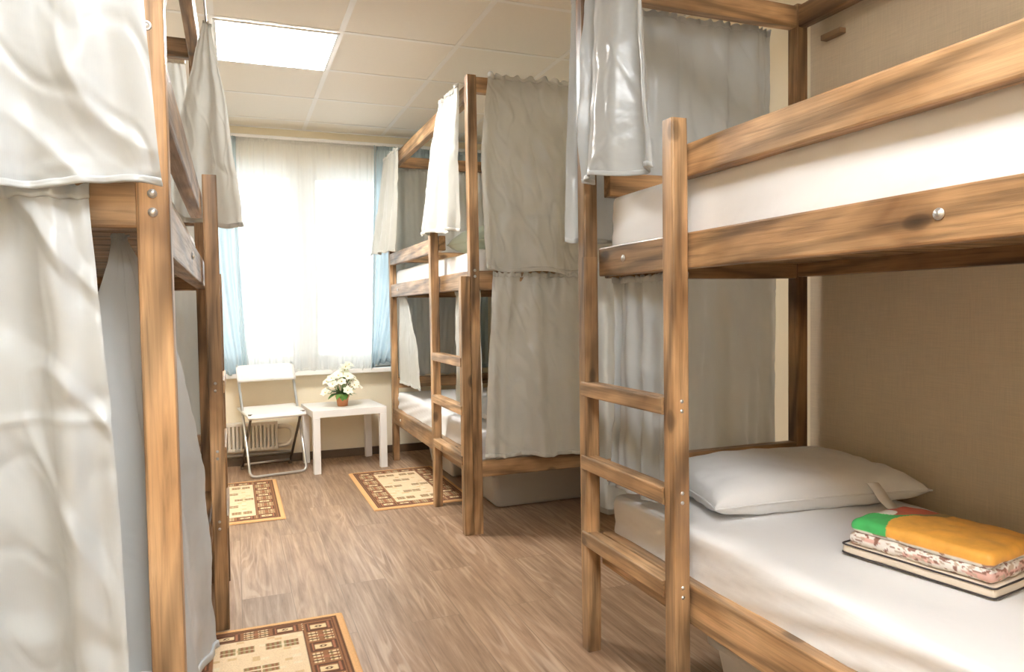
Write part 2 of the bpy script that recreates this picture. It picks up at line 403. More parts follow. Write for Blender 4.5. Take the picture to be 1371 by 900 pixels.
def path(x0, x1, y, z, n=2): return [(x0+(x1-x0)*i/(n-1), y, z) for i in range(n)]
curtain('white sheer voile hanging over the middle of the window', [path(.03, 1.075, YW-.085, 2.445), path(.03, 1.06, YW-.085, 1.6), path(.05, 1.0, YW-.085, .69)], (0, -1, 0), 17, (.004, .007),
        seed=3, nu=220, nv=50, name='sheer_curtain', m=SHEER, mh=SHEER, header=.035, hem=.03, wr=.5)
curtain('pale blue voile drape at the right of the window, behind the middle bunk', [path(1.06, 1.98, YW-.09, 2.435), path(1.03, 1.98, YW-.09, 1.6), [(1.0, YW-.09, .70), (1.2, YW-.09, .74), (1.98, YW-.09, .66)]], (0, -1, 0), 9, (.008, .016),
        seed=4, nu=160, nv=50, name='window_curtain', m=BLUE, mh=BLUE, header=.03, hem=.03, wr=.8)
curtain('pale blue voile drape at the left of the window, behind the left bunk', [path(-.85, .05, YW-.09, 2.435), path(-.85, .055, YW-.09, 1.6), [(-.85, YW-.09, .70), (-.2, YW-.09, .70), (.10, YW-.09, .69)]], (0, -1, 0), 9, (.008, .016),
        seed=5, nu=160, nv=50, name='window_curtain', m=BLUE, mh=BLUE, header=.03, hem=.03, wr=.8)

# lit ceiling panels
def lamp_panel(x, y, label, m=None):
    r = empty('ceiling_light', (x, y, H-.005), label, 'ceiling light', 'square ceiling light panels')
    w = .294
    boxes('frame', [((-w, -w, -.008), (-w+.014, w, 0)), ((w-.014, -w, -.008), (w, w, 0)), ((-w+.014, -w, -.008), (w-.014, -w+.014, 0)), ((-w+.014, w-.014, -.008), (w-.014, w, 0))], WHITEM, r, .001)
    box('diffuser', (-w+.013, -w+.013, -.006), (w-.013, w-.013, -.001), m or LAMP, r, 0)
    return r
lamp_panel(.241, 3.977, 'square white lit panel set in the tiled ceiling near the window')
lamp_panel(.241, .377, 'unseen square lit panel added in the ceiling over the near end of the aisle', LAMP_FILL)  # out of view, added to throw frontal light on the bunks
lamp_panel(.241, -1.423, 'unseen square lit panel added in the ceiling at the back of the room', LAMP_FILL)  # also unseen, added for more light from behind the camera

# radiator and pipe
rad = empty('radiator', (.10, YW, 0), 'low cream panel radiator on the wall below the window', 'radiator')
bm = bmesh.new(); n = 22
boxinto(bm, (-.42, -.085, .305), (.19, -.02, .33), .004); boxinto(bm, (-.42, -.08, .115), (.19, -.025, .14), .004)
for i in range(n):
    x = -.41 + i*.0275; boxinto(bm, (x, -.085, .12), (x+.018, -.022, .32), .006)
link('fins', bm_mesh('fins', bm), RADM, rad)
tube('pipe_loop', fillet([(.19, -.05, .285), (.30, -.05, .285), (.30, -.05, .14), (.19, -.05, .14)], .07, 8), .017, RADM, rad)
for bx in (-.35, .1): box('bracket', (bx, -.025, .18), (bx+.03, 0, .28), RADM, rad)
tube('pipe', [(-.95, -.045, .085), (.30, -.045, .085), ], .012, CHROME, rad)

# ------------------------------------------------------------------ beds
def bed(label, X0, sx, Y0, Y1, ladder_far, top, endtop, px=0.0, py=0.0, nr=(1.245, 1.345), W=.91):
    """X0 aisle-side face of the main posts, sx=+1 wall lies towards +X. Returns root."""
    y0, y1 = Y0, Y1
    def XX(a, b):
        p, q = X0+sx*a, X0+sx*b; return (min(p, q), max(p, q))
    root = empty('bunk_bed', (X0+sx*W/2, (y0+y1)/2, 0), label, 'bunk bed', 'stained pine bunk beds')
    P = .05
    def bd(name, xa, xb, ya, yb, za, zb, m=None):
        a, b = XX(xa, xb); return board(name, (a, ya, za), (b, yb, zb), root, m)
    out = {}
    out['posts'] = [bd('post', px, px+P, y0, y0+P, 0, top), bd('post', px, px+P, y1-P+py, y1+py, 0, top),
                    bd('post', W-P, W, y0, y0+P, 0, top, WOOD_SHADED), bd('post', W-P, W, y1-P, y1, 0, top, WOOD_SHADED)]
    for nm, za, zb in (('side_rail', .29, .40), ('side_rail', 1.25, 1.345)):
        out.setdefault('rails', []).append(bd(nm, .004, .047, y0+P, y1-P, za, zb))
        bd(nm, W-.047, W-.004, y0+P, y1-P, za, zb, WOOD_SHADED)
    for ya, yb in ((y0+.004, y0+.047), (y1-.047, y1-.004)):
        bd('end_rail', P, W-P, ya, yb, .29, .375); bd('end_rail', P, W-P, ya, yb, *((1.245, 1.345) if yb > (y0+y1)/2 else nr))
        bd('top_end_rail', P, W-P, ya, yb, endtop-.08, endtop)
        far = (yb > (y0+y1)/2)
        if far: bd('head_rail', P, W-P, ya, yb, .555, .635); bd('head_rail', P, W-P, ya, yb, 1.515, 1.595)
    out['top'] = bd('top_side_rail', .002, .045, y0+P, y1-P+py, endtop-.12, endtop-.035)
    bd('top_side_rail', W-.045, W-.002, y0+P, y1-P, endtop-.08, endtop, WOOD_SHADED)
    # slat decks
    for z in (.345, 1.318):
        n = 14; L = (y1-y0-2*P)/n; a, b = XX(.05, W-.05)
        boxes('slat_deck', [((a-root.location.x, y0+P+i*L+.006-root.location.y, z-.018), (b-root.location.x, y0+P+(i+1)*L-.006-root.location.y, z)) for i in range(n)], PLY, root, .002)
    # ladder
    if ladder_far: ya, yb = y1-P, y1; yc, yd = y1-P-.505, y1-P-.455
    else: ya, yb = y0, y0+P; yc, yd = y0+P+.53, y0+P+.58
    la = bd('ladder_leg', -P, -.001, ya, yb, 0, 1.315); lb = bd('ladder_leg', -P, -.001, yc, yd, 0, 1.64)
    r0, r1 = (yd+.001, ya+.03) if ladder_far else (yb-.03, yc-.001)
    for z in (.905, .66, .405): bd('rung', -P-.006, -.008, r0, r1, z-.048, z)
    # guard board from the tall ladder leg to the other end
    g0, g1 = (y0+P, yd) if ladder_far else (yc, y1-P)
    out['guard'] = bd('guard_rail', -.0 if False else .002, .042, g0, g1, 1.49, 1.578)
    # bolts and screws
    for rl, z in ((out['rails'][1], 1.30), (out['rails'][0], .345)):
        for y in ((y0+.75, y1-.21) if ladder_far else (y0+.12, y1-.3)):
            bolt(rl, (X0+sx*.002, y, z), (-sx, 0, 0))
    lx = X0 - sx*P/2
    for z in (.885, .64, .385):
        for dz in (-.013, .013):
            bolt(lb, (lx, yc, z+dz), (0, -1, 0), .0035)
    for dz in (0, .03):
        bolt(out['posts'][0], (X0+sx*.025, y0, 1.315+dz), (0, -1, 0), .005)
    out['root'] = root; return out
R1 = bed('near right pine bunk with bare upper guard board and pillow below', 1.122, 1, .13, 2.15, True, 2.25, 2.245, px=-.022, py=.052, W=.882)
R2 = bed('middle pine bunk standing by the window wall with curtained near end', 1.115, 1, 3.44, 5.46, False, 2.32, 2.315)
L1 = bed('left pine bunk whose near end is covered by large satin curtains', -.092, -1, 1.30, 3.32, True, 2.30, 2.285, nr=(1.288, 1.378))
w = tube('curtain_wire', [(-.062, 1.32, 2.235), (-.062, 2.1, 2.225), (-.064, 2.95, 2.235)], .0035, CORD, L1['root'], 8, loc=-L1['root'].location)

# ---------- mattresses
def mattress(label, lo, hi, r=.026, seed=1, wr=1.0, m=None):
    lo = Vector(lo); hi = Vector(hi); c = (lo+hi)/2; h = (hi-lo)/2
    nx, ny, nz = 30, 130, 12; bm = bmesh.new(); g = {}
    def vert(i, j, k):
        if (i, j, k) in g: return g[(i, j, k)]
        p = Vector((-h.x+2*h.x*i/nx, -h.y+2*h.y*j/ny, -h.z+2*h.z*k/nz))
        q = Vector([max(-h[a]+r, min(h[a]-r, p[a])) for a in range(3)]); d = p-q
        nrm = d.normalized() if d.length > 1e-6 else Vector((0, 0, 1))
        if d.length > 1e-6: p = q + nrm*min(r, r)
        w = p + c; sd = seed*11.3
        s = .006*noise.noise(Vector((w.x*3+sd, w.y*2.2, 0)))
        if abs(nrm.z) < .75:   # tension wrinkles on the sides, fanning diagonally
            s += wr*.026*(1-abs(noise.noise(Vector((w.y*3.2+w.z*16+sd, w.z*3, 3))))*3.5 if abs(noise.noise(Vector((w.y*3.2+w.z*16+sd, w.z*3, 3)))) < .28 else 0)*(.35+.65*max(0, min(1, .5+1.6*noise.noise(Vector((w.y*2+sd, w.z*4, 9))))))*(1-(p.z+h.z)/(2*h.z)*.6)
        else: s += wr*(.004*noise.noise(Vector((w.x*9+w.y*2, w.y*1.5-w.x*2+sd, 5))))
        g[(i, j, k)] = bm.verts.new(p+nrm*s); return g[(i, j, k)]
    def face(f, A, B):
        for a in range(A):
            for b in range(B): bm.faces.new((vert(*f(a, b)), vert(*f(a+1, b)), vert(*f(a+1, b+1)), vert(*f(a, b+1))))
    face(lambda a, b: (a, b, nz), nx, ny); face(lambda a, b: (b, a, 0), ny, nx)
    face(lambda a, b: (b, a, 0) if False else (0, b, a) if False else (0, a, b), ny, nz); face(lambda a, b: (nx, b, a) if False else (nx, a, b), ny, nz)
    face(lambda a, b: (a, 0, b), nx, nz); face(lambda a, b: (a, ny, b), nx, nz)
    bmesh.ops.recalc_face_normals(bm, faces=bm.faces[:])
    o = link('mattress', bm_mesh('mattress', bm), m or SHEET, None, c, True); tag(o, label, 'mattress', 'mattresses in white fitted sheets')
    # piped seam of the fitted sheet under the top edge
    return o
def mats(B, X0, sx, y0, y1, l1, l2, ztop=1.487):
    a, b = sorted((X0+sx*.048, X0+sx*.83))
    mattress(l1, (a, y0+.051, .346), (b, y1-.051, .525), seed=int(y0*10)+2)
    mattress(l2, (a, y0+.055, 1.319), (b, y1-.055, ztop), seed=int(y0*10)+5, wr=.3)
mats(R1, 1.12, 1, .13, 2.15, 'lower mattress in wrinkled white sheet under pillow and package, near right bunk', 'upper mattress in white sheet behind guard board of near right bunk', 1.512)
mats(R2, 1.115, 1, 3.44, 5.46, 'lower white sheeted mattress of the middle bunk by the window', 'upper white sheeted mattress of the middle bunk by the window', 1.455)
mats(L1, -.092, -1, 1.30, 3.32, 'lower white mattress of the left bunk, behind the ladder', 'upper white mattress of the left bunk, behind the guard board', 1.46)

# ---------- pillows
def pillow(label, loc, sx, sy, t, rz=0, tilt=0, seed=1, m=None, strap=False, tx=0):
    n = 44; bm = bmesh.new(); rows = {}
    def P(u, v, s):
        e = (1-abs(u)**3.2)*(1-abs(v)**3.2); hgt = t*.5*max(0, e)**.42
        # corners stick out, edges pulled in
        x = sx/2*u*(1-.07*(1-abs(v)**2)*abs(u)**4*1.0); y = sy/2*v*(1-.09*(1-abs(u)**2)*abs(v)**4)
        w = noise.noise(Vector((u*2.5+seed, v*2.5, s)))*.012 + noise.noise(Vector((u*7+seed, v*6, s)))*.004
        ed = (max(abs(u), abs(v)))**6; w += .008*ed*math.sin(18*(u if abs(v) > abs(u) else v)+seed)*(e > .02)
        z = s*hgt*(1.15 if s > 0 else .85)+ (w*(e**.5) if e > 0 else 0)
        return (x, y, z)
    for s in (1, -1):
        for i in range(n+1):
            for j in range(n+1):
                u, v = -1+2*i/n, -1+2*j/n
                if s == -1 and (i in (0, n) or j in (0, n)): rows[(s, i, j)] = rows[(1, i, j)]
                else: rows[(s, i, j)] = bm.verts.new(P(u, v, s))
        for i in range(n):
            for j in range(n):
                q = [rows[(s, i, j)], rows[(s, i+1, j)], rows[(s, i+1, j+1)], rows[(s, i, j+1)]]
                bm.faces.new(q if s == 1 else q[::-1])
    o = link('pillow', bm_mesh('pillow', bm), m or PILLOW, None, loc, True); o.rotation_euler = (tx, tilt, rz); tag(o, label, 'pillow', 'bed pillows')
    ring = [P(math.copysign(1, 1)*a, b, 1) for a, b in [(-1+2*k/40, -1) for k in range(40)] + [(1, -1+2*k/40) for k in range(40)] + [(1-2*k/40, 1) for k in range(40)] + [(-1, 1-2*k/40) for k in range(40)]]
    tube('seam', ring, .003, m or PILLOW, o, 6, True)
    if strap:
        bm = bmesh.new(); pts = [(.165, -.19, .034), (.172, -.205, .030), (.18, -.219, .012), (.19, -.232, -.014), (.205, -.252, -.036), (.225, -.285, -.040), (.235, -.30, -.040)]
        vs = [[bm.verts.new(Vector(p)+Vector((d, 0, 0))) for d in (-.02, .02)] for p in pts]
        for A, B in zip(vs, vs[1:]): bm.faces.new((A[0], A[1], B[1], B[0]))
        st = link('strap', bm_mesh('strap', bm), SHEET, o, (0, 0, 0), True); md = st.modifiers.new('s', 'SOLIDIFY'); md.thickness = .0015
    return o
pillow('plump white pillow on the lower bed of the near right bunk', (1.66, 1.85, .573), (.74), .45, .14, rz=-.13, seed=2, strap=True, tx=.02)
pillow('white pillow on the lower bed of the middle bunk', (1.53, 3.80, .585), .60, .42, .15, rz=.05, seed=4)
pillow('pale green pillow on the upper bed of the middle bunk', (1.50, 3.85, 1.525), .62, .46, .17, rz=.05, seed=6, m=SHEET_G)

# ---------- storage boxes
def sbox(label, cx, cy, lx, ly, h):
    r = empty('storage_box', (cx, cy, 0), label, 'storage box', 'grey plastic underbed boxes')
    bm = bmesh.new(); tp = .035; e = .03
    def ring(s, z, ins):
        out = []
        for (a, b, a0) in ((1, 1, 0), (-1, 1, 90), (-1, -1, 180), (1, -1, 270)):
            for k in range(5):
                t = math.radians(a0+k*22.5); out.append(bm.verts.new((a*(lx/2-e-s)+(e-ins)*math.cos(t), b*(ly/2-e-s)+(e-ins)*math.sin(t), z)))
        return out
    R = [ring(tp, .006, .004), ring(tp-.004, .02, 0), ring(0, h-.02, 0), ring(0, h, 0), ring(0, h, .008), ring(0, h-.02, .008), ring(tp, .03, .008)]
    for A, B in zip(R, R[1:]):
        for k in range(20): bm.faces.new((A[k], A[(k+1) % 20], B[(k+1) % 20], B[k]))
    bm.faces.new(R[0][::-1]); bm.faces.new(R[-1]); bmesh.ops.recalc_face_normals(bm, faces=bm.faces[:])
    link('tub', bm_mesh('tub', bm), PLAST, r)
    bm = bmesh.new(); boxinto(bm, (-lx/2-.012, -ly/2-.012, h-.022), (lx/2+.012, ly/2+.012, h+.004), .008)
    link('rim_lid', bm_mesh('rim_lid', bm), PLAST, r)
    return r
sbox('grey plastic box under the near end of the middle bunk', 1.66, 4.06, .62, .50, .215)
sbox('grey plastic box under the far end of the middle bunk', 1.62, 4.95, .58, .62, .215)
sbox('grey plastic box under the near right bunk', 1.50, 1.26, .58, .72, .235)

# ---------- bed curtains
G = 'satin grey bunk curtains'
def yz(x, pts): return [(x, y, z) for y, z in pts]
# near right bunk
curtain('bright short curtain bunched high by the ladder of near right bunk', [[(1.105, 2.12, 2.215), (1.105, 1.92, 2.215), (1.105, 1.76, 2.215)], [(1.095, 2.12, 1.9), (1.08, 1.92, 1.9), (1.095, 1.735, 1.9)], [(1.085, 2.12, 1.555), (1.06, 1.92, 1.545), (1.10, 1.69, 1.53)]], (-1, 0, 0), 1.9, (.014, .030), G, 11, 130, 90, m=SILV, mh=SILV_HEM)
curtain('pale curtain across the upper far end of near right bunk', [path(1.10, 1.95, 2.225, 2.20), path(1.085, 1.955, 2.23, 1.8), path(1.065, 1.96, 2.235, 1.375)], (0, 1, 0), 5, (.008, .014), G, 12, 150, 80, m=SILV, mh=SILV_HEM)
curtain('shiny narrow curtain hanging behind the ladder rungs of near right bunk', [[(1.185, 2.09, 1.245), (1.19, 1.70, 1.245)], [(1.185, 2.09, .9), (1.195, 1.72, .9)], [(1.16, 2.085, .56), (1.185, 1.70, .56)]], (-1, 0, 0), 4, (.008, .014), G, 13, 120, 80, hem=.03, m=SILV, mh=SILV_HEM)
curtain('beige shaded curtain across the lower far end of near right bunk', [path(1.155, 1.945, 2.185, 1.30), path(1.155, 1.95, 2.19, .9), path(1.155, 1.95, 2.195, .43)], (0, 1, 0), 5, (.007, .015), G, 14, 150, 80, creases=(.16, .47))
# middle bunk
curtain('large pale curtain covering the upper near end of the middle bunk', [path(1.225, 1.99, 3.432, 2.33, 3), [(1.165, 3.405, 1.9), (1.6, 3.405, 1.9), (2.0, 3.41, 1.9)], [(1.185, 3.40, 1.345), (1.6, 3.40, 1.33), (2.0, 3.40, 1.32)]], (0, -1, 0), 2.6, (.006, .020), G, 21, 170, 110, ruffle=2.0, creases=(.74,), wr=2.4)
curtain('lower near end curtain of the middle bunk, hanging to the bottom rail', [path(1.235, 1.99, 3.432, 1.335, 3), path(1.19, 2.0, 3.405, .9, 3), [(1.165, 3.40, .40), (1.6, 3.40, .375), (2.0, 3.40, .37)]], (0, -1, 0), 3.8, (.007, .024), G, 22, 170, 100, ruffle=1.4, wr=1.8, creases=(.62,))
curtain('short cream curtain high beside the near post of the middle bunk', [[(1.10, 3.88, 2.292), (1.095, 3.7, 2.292), (1.10, 3.51, 2.292)], [(1.08, 4.05, 1.95), (1.07, 3.8, 1.95), (1.08, 3.51, 1.95)], [(1.07, 4.20, 1.59), (1.05, 3.85, 1.57), (1.075, 3.50, 1.55)]], (-1, 0, 0), 2.6, (.008, .022), G, 23, 110, 80)
curtain('narrow curtain tied high at the window end of the middle bunk', [[(1.09, 5.42, 2.285), (1.095, 4.97, 2.285)], [(1.045, 5.43, 1.95), (1.085, 4.99, 1.95)], [(.985, 5.43, 1.565), (1.08, 5.08, 1.575)]], (-1, 0, 0), 3, (.006, .014), G, 24, 80, 70)
curtain('narrow lower curtain at the window end of the middle bunk', [[(1.172, 5.38, 1.25), (1.175, 5.12, 1.25)], [(1.172, 5.40, .95), (1.18, 4.86, .95)], [(1.165, 5.40, .60), (1.185, 4.78, .60)]], (-1, 0, 0), 3, (.006, .009), G, 25, 90, 70)
curtain('slim lower curtain behind the ladder of the middle bunk', [[(1.18, 3.90, 1.25), (1.18, 3.51, 1.25)], [(1.18, 3.93, .9), (1.18, 3.51, .9)], [(1.175, 3.92, .60), (1.175, 3.51, .60)]], (-1, 0, 0), 3, (.006, .01), G, 26, 80, 60)
curtain('upper far end curtain of the middle bunk, next to the window', [path(1.17, 1.93, 5.485, 2.24), path(1.17, 1.95, 5.49, 1.85), path(1.17, 1.95, 5.495, 1.41)], (0, 1, 0), 6, (.007, .012), G, 27, 110, 60)
curtain('lower far end curtain of the middle bunk, next to the window', [path(1.17, 1.80, 5.485, 1.29), path(1.17, 1.75, 5.49, .9), path(1.17, 1.72, 5.495, .64)], (0, 1, 0), 6, (.007, .012), G, 28, 110, 60)
# left bunk
big = curtain('big silvery curtain covering the upper near end of the left bunk', [[(-1.0, 1.27, 2.33), (-.55, 1.27, 2.33), (-.14, 1.27, 2.33)], [(-1.0, 1.25, 1.85), (-.55, 1.24, 1.85), (-.125, 1.262, 1.85)], [(-1.0, 1.24, 1.345), (-.55, 1.235, 1.34), (-.098, 1.255, 1.348)]], (0, -1, 0), 2.2, (.010, .020), G, 31, 220, 160, hem=.02, wr=3.0, m=SILV, mh=SILV_HEM)
for (x, z) in ((-.112, 1.593), (-.135, 2.12)):
    bm = bmesh.new(); tube_into(bm, [(.006*math.cos(2*PI*k/16), 0, .006*math.sin(2*PI*k/16)) for k in range(16)], .002, 6, True); bmesh.ops.create_uvsphere(bm, u_segments=8, v_segments=6, radius=.0035)
    link('snap_button', bm_mesh('snap_button', bm), ZINC, big, (x, 1.243, z), True)
curtain('long grey curtain hanging over the lower near end of the left bunk', [[(-1.0, 1.283, 1.355), (-.55, 1.28, 1.355), (-.205, 1.284, 1.352)], [(-1.0, 1.26, .9), (-.55, 1.25, .9), (-.175, 1.26, .9)], [(-1.0, 1.24, .22), (-.55, 1.22, .22), (-.155, 1.24, .22)]], (0, -1, 0), 3.4, (.009, .030), G, 32, 220, 180, hem=.02, wr=2.0, creases=(.42,), m=SILV, mh=SILV_HEM)
curtain('grey curtain tied to a point and draped around the near left post', [[(-.186, 1.415, 1.287), (-.181, 1.42, 1.288), (-.176, 1.425, 1.287)], [(-.205, 1.40, 1.20), (-.175, 1.42, 1.20), (-.145, 1.44, 1.20)], [(-.222, 1.385, 1.05), (-.16, 1.42, 1.05), (-.10, 1.46, 1.05)], [(-.232, 1.37, .76), (-.13, 1.42, .75), (-.075, 1.62, .76)], [(-.235, 1.365, .26), (-.10, 1.45, .28), (-.078, 1.78, .37)]], (.9, .2, 0), 2.6, (.001, .013), G, 33, 150, 150, header=.02, hem=.02, m=SILV, mh=SILV_HEM)
curtain('lower far end curtain of the left bunk, behind its ladder', [path(-.95, -.085, 3.345, 1.29), path(-.95, -.085, 3.35, .9), path(-.95, -.085, 3.355, .54)], (0, 1, 0), 6, (.008, .016), G, 34, 120, 70)
curtain('upper far end curtain of the left bunk, below the top beam', [path(-.95, -.16, 3.345, 2.22), path(-.95, -.14, 3.35, 1.85), path(-.95, -.13, 3.355, 1.41)], (0, 1, 0), 6, (.008, .016), G, 35, 120, 70)
curtain('cream curtain gathered on a wire and fanning out above left ladder', [[(-.075, 2.93, 2.235), (-.062, 2.95, 2.24), (-.05, 2.96, 2.235)], [(-.14, 2.95, 2.0), (-.06, 3.0, 2.0), (-.012, 3.06, 2.0)], [(-.19, 2.90, 1.75), (-.07, 3.0, 1.75), (.015, 3.14, 1.75)], [(-.20, 2.90, 1.50), (-.06, 3.0, 1.49), (.04, 3.2, 1.50)]], (.5, -.85, 0), 1.8, (.003, .018), G, 36, 110, 110, header=.02, hem=.04, ruffle=.2, wr=1.6)
curtain('narrow pale curtain hanging inside the near left post', [[(-.10, 1.37, 2.26), (-.10, 1.62, 2.26)], [(-.10, 1.37, 1.95), (-.095, 1.60, 1.95)], [(-.13, 1.37, 1.62), (-.125, 1.50, 1.62)]], (1, 0, 0), 3, (.004, .008), G, 37, 80, 70)

# ---------- rugs
def rug_mesh():
    W, L, n, k = .60, 1.0, 150, 250
    TAN = (.78, .45, .20); DK = (.13, .055, .025); BR = (.32, .14, .06); CR = (.80, .62, .36); OL = (.36, .27, .12); FIELD = (.86, .66, .42); RED = (.42, .16, .08)
    def motif(a, b, s):  # a,b in 0..1 inside a cell
        da, db = abs(a-.5), abs(b-.5); d = max(da, db)
        if s == 0:
            if d > .45: return BR
            if d > .37: return DK
            if da > .30: return RED
            if d > .27: return DK
            if db > .20: return BR
            r2 = (da*1.0)**2+db*db
            if r2 < .003: return CR
            return DK if r2 < .012 else CR
        a2, b2 = (a*2) % 1, (b*2) % 1
        if max(abs(a2-.5), abs(b2-.5)) > .37: return RED if (abs(a-.5) < .1 and abs(b-.5) < .1) else BR
        if abs(b2-.5) < .09: return DK
        return (OL, CR, BR, CR, CR)[int(a2*9) % 5]
    def col(x, y):
        dx, dy = min(x, W-x), min(y, L-y); d = min(dx, dy)
        if d < .026: return TAN
        if d < .034: return DK
        if d < .040: return BR
        if d < .046: return DK
        bw = .115
        if dx < bw+.04 or dy < bw:
            if dx < bw+.034 or dy < bw-.006:
                if dx < bw+.034:
                    cell = .082; t = (y-.046)/cell; a = (dx-.046)/(bw-.012); b = t % 1
                    return motif(min(.999, a), b, int(t) % 2 if True else 0)
                cell = .098; t = (x-.046)/cell; a = t % 1; b = (dy-.046)/(bw-.052)
                return motif(a, min(.999, b), 1 - int(t) % 2)
            return DK if (dx < bw+.037 and dy > bw-.006) or dy < bw-.003 else BR
        fx, fy = x-.155, y-.115; fw, fh = W-.31, L-.23
        cx_, cy_ = fx/fw, fy/fh
        for (mx, my) in ((.25, .1), (.75, .1), (.25, .9), (.75, .9), (.2, .5), (.8, .5), (.5, .3), (.5, .7)):
            ax, ay = (cx_-mx)*fw, (cy_-my)*fh
            if abs(ax) < .055 and abs(ay) < .024 and (abs(ax) > .004) and (abs(ay) > .004):
                return (OL if int((ax+.1)/.008) % 2 else BR) if my in (.1, .9) or True else CR
        h = noise.noise(Vector((int(x*40)*.7, int(y*60)*.7, 1)))
        if h > .38: return (.86, .72, .50)
        if h < -.42: return (.72, .50, .26)
        return FIELD
    vs, fs, cs = [], [], []
    for j in range(k+1):
        for i in range(n+1):
            x, y = W*i/n, L*j/k; e = min(1, min(x, W-x, y, L-y)/.006)
            vs.append((x-W/2, y-L/2, .002+.007*e+.0006*noise.noise(Vector((x*60, y*60, 0))))); cs.append(col(x, y))
    for j in range(k):
        for i in range(n): a = j*(n+1)+i; fs.append((a, a+1, a+n+2, a+n+1))
    base = len(vs)
    for x, y in ((-W/2, -L/2), (W/2, -L/2), (W/2, L/2), (-W/2, L/2)): vs.append((x, y, 0)); cs.append(TAN)
    fs.append((base+3, base+2, base+1, base))
    me = bpy.data.meshes.new('rug'); me.from_pydata(vs, [], fs)
    ca = me.color_attributes.new('Col', 'FLOAT_COLOR', 'POINT')
    ca.data.foreach_set('color', [z for c in cs for z in (*c, 1)])
    me.materials.append(RUGM); return me
RM = rug_mesh()
for (x, y, rz, lb) in ((.053, 2.24, 0, 'patterned brown and tan rug in the foreground beside the left bunk'), (-.058, 4.635, 0, 'patterned rug in front of the white folding chair'), (1.022, 4.58, 0, 'patterned rug beside the ladder of the middle bunk')):
    o = bpy.data.objects.new('rug', RM); C.objects.link(o); o.location = (x, y, 0.0005); o.rotation_euler = (0, 0, rz); tag(o, lb, 'rug', 'patterned floor rugs')

# ---------- white side table
t = empty('side_table', (.745, 5.435, 0), 'small square white side table under the window with a flowerpot', 'table', None, math.radians(4.5))
tw, td = .265, .245
box('tabletop', (-tw, -td, .40), (tw, td, .45), LACK, t, .003)
for a in (-1, 1):
    for b in (-1, 1):
        x0 = a*tw if a < 0 else tw-.05; y0 = b*td if b < 0 else td-.05
        box('leg', (x0+.0005, y0+.0005, 0), (x0+.0495, y0+.0495, .40), LACK, t, .003)

# ---------- flowerpot
fp = empty('potted_plant', (.735, 5.38, .45), 'cream flowers in a terracotta pot on the white side table', 'potted plant'); fp.scale = (1.12, 1.12, 1.05)
lathe('pot', [(.030, 0), (.033, .001), (.041, .062), (.046, .063), (.047, .080), (.042, .081), (.040, .070), (.0, .068)][:7]+[(.001, .068)], TERRA, fp)
lathe('soil', [(.038, .066), (.039, .070), (.02, .074), (.001, .075)], SOIL, fp, 20)
rnd = random.Random(5)
def leaf_into(bm, base, d, L, Wd, droop=.3):
    d = Vector(d).normalized(); side = d.cross(Vector((0, 0, 1)))
    side = side.normalized() if side.length > .01 else Vector((1, 0, 0)); up = side.cross(d)
    rows = []
    for k in range(7):
        s = k/6; p = Vector(base)+d*L*s - Vector((0, 0, 1))*droop*L*s*s; wd = Wd*math.sin(PI*min(1, s*.93+.07))**.8
        rows.append([bm.verts.new(p-side*wd+up*wd*.25), bm.verts.new(p), bm.verts.new(p+side*wd+up*wd*.25)])
    for A, B in zip(rows, rows[1:]):
        for q in (0, 1): bm.faces.new((A[q], A[q+1], B[q+1], B[q]))
for k in range(16):
    a = k*2.4; el = rnd.uniform(.0, .9); bm = bmesh.new()
    leaf_into(bm, (.02*math.cos(a), .02*math.sin(a), .075+.006*(k % 5)), (math.cos(a), math.sin(a), el), rnd.uniform(.06, .10), rnd.uniform(.016, .025), .5)
    link('leaf', bm_mesh('leaf', bm), LEAF, fp, (0, 0, 0), True)
heads = []
for k in range(26):
    a = k*2.399; rr = math.sqrt((k+.5)/26); el = rnd.uniform(-.02, .02)
    heads.append((.115*rr*math.cos(a), .095*rr*math.sin(a), .115+.125*(1-rr**2)+rnd.uniform(-.02, .02)))
heads += [(.02, -.02, .27), (.045, 0, .285)]
bm = bmesh.new()
for hd in heads: tube_into(bm, [(hd[0]*.12, hd[1]*.12, .07), (hd[0]*.5, hd[1]*.5, .07+(hd[2]-.07)*.6), hd], .0018, 5)
link('stems', bm_mesh('stems', bm), LEAF, fp, (0, 0, 0), True)
for hd in heads:
    ax = Vector((hd[0]*6, hd[1]*6-.35, .7)).normalized(); q = Vector((0, 0, 1)).rotation_difference(ax); bm = bmesh.new(); n = 6; off = rnd.random()*6
    for i in range(n):
        a = off+2*PI*i/n; leaf_into(bm, (0, 0, 0), (math.cos(a), math.sin(a), .55), rnd.uniform(.036, .046), .015, .25)
    f = link('flower', bm_mesh('flower', bm), PETAL, fp, hd, True); f.rotation_mode = 'QUATERNION'; f.rotation_quaternion = q
    bm = bmesh.new(); bmesh.ops.create_uvsphere(bm, u_segments=8, v_segments=6, radius=.0035)
    for v in bm.verts: v.co.z = v.co.z*1.6+.008
    link('stamen', bm_mesh('stamen', bm), PISTIL, f, (0, 0, 0), True)

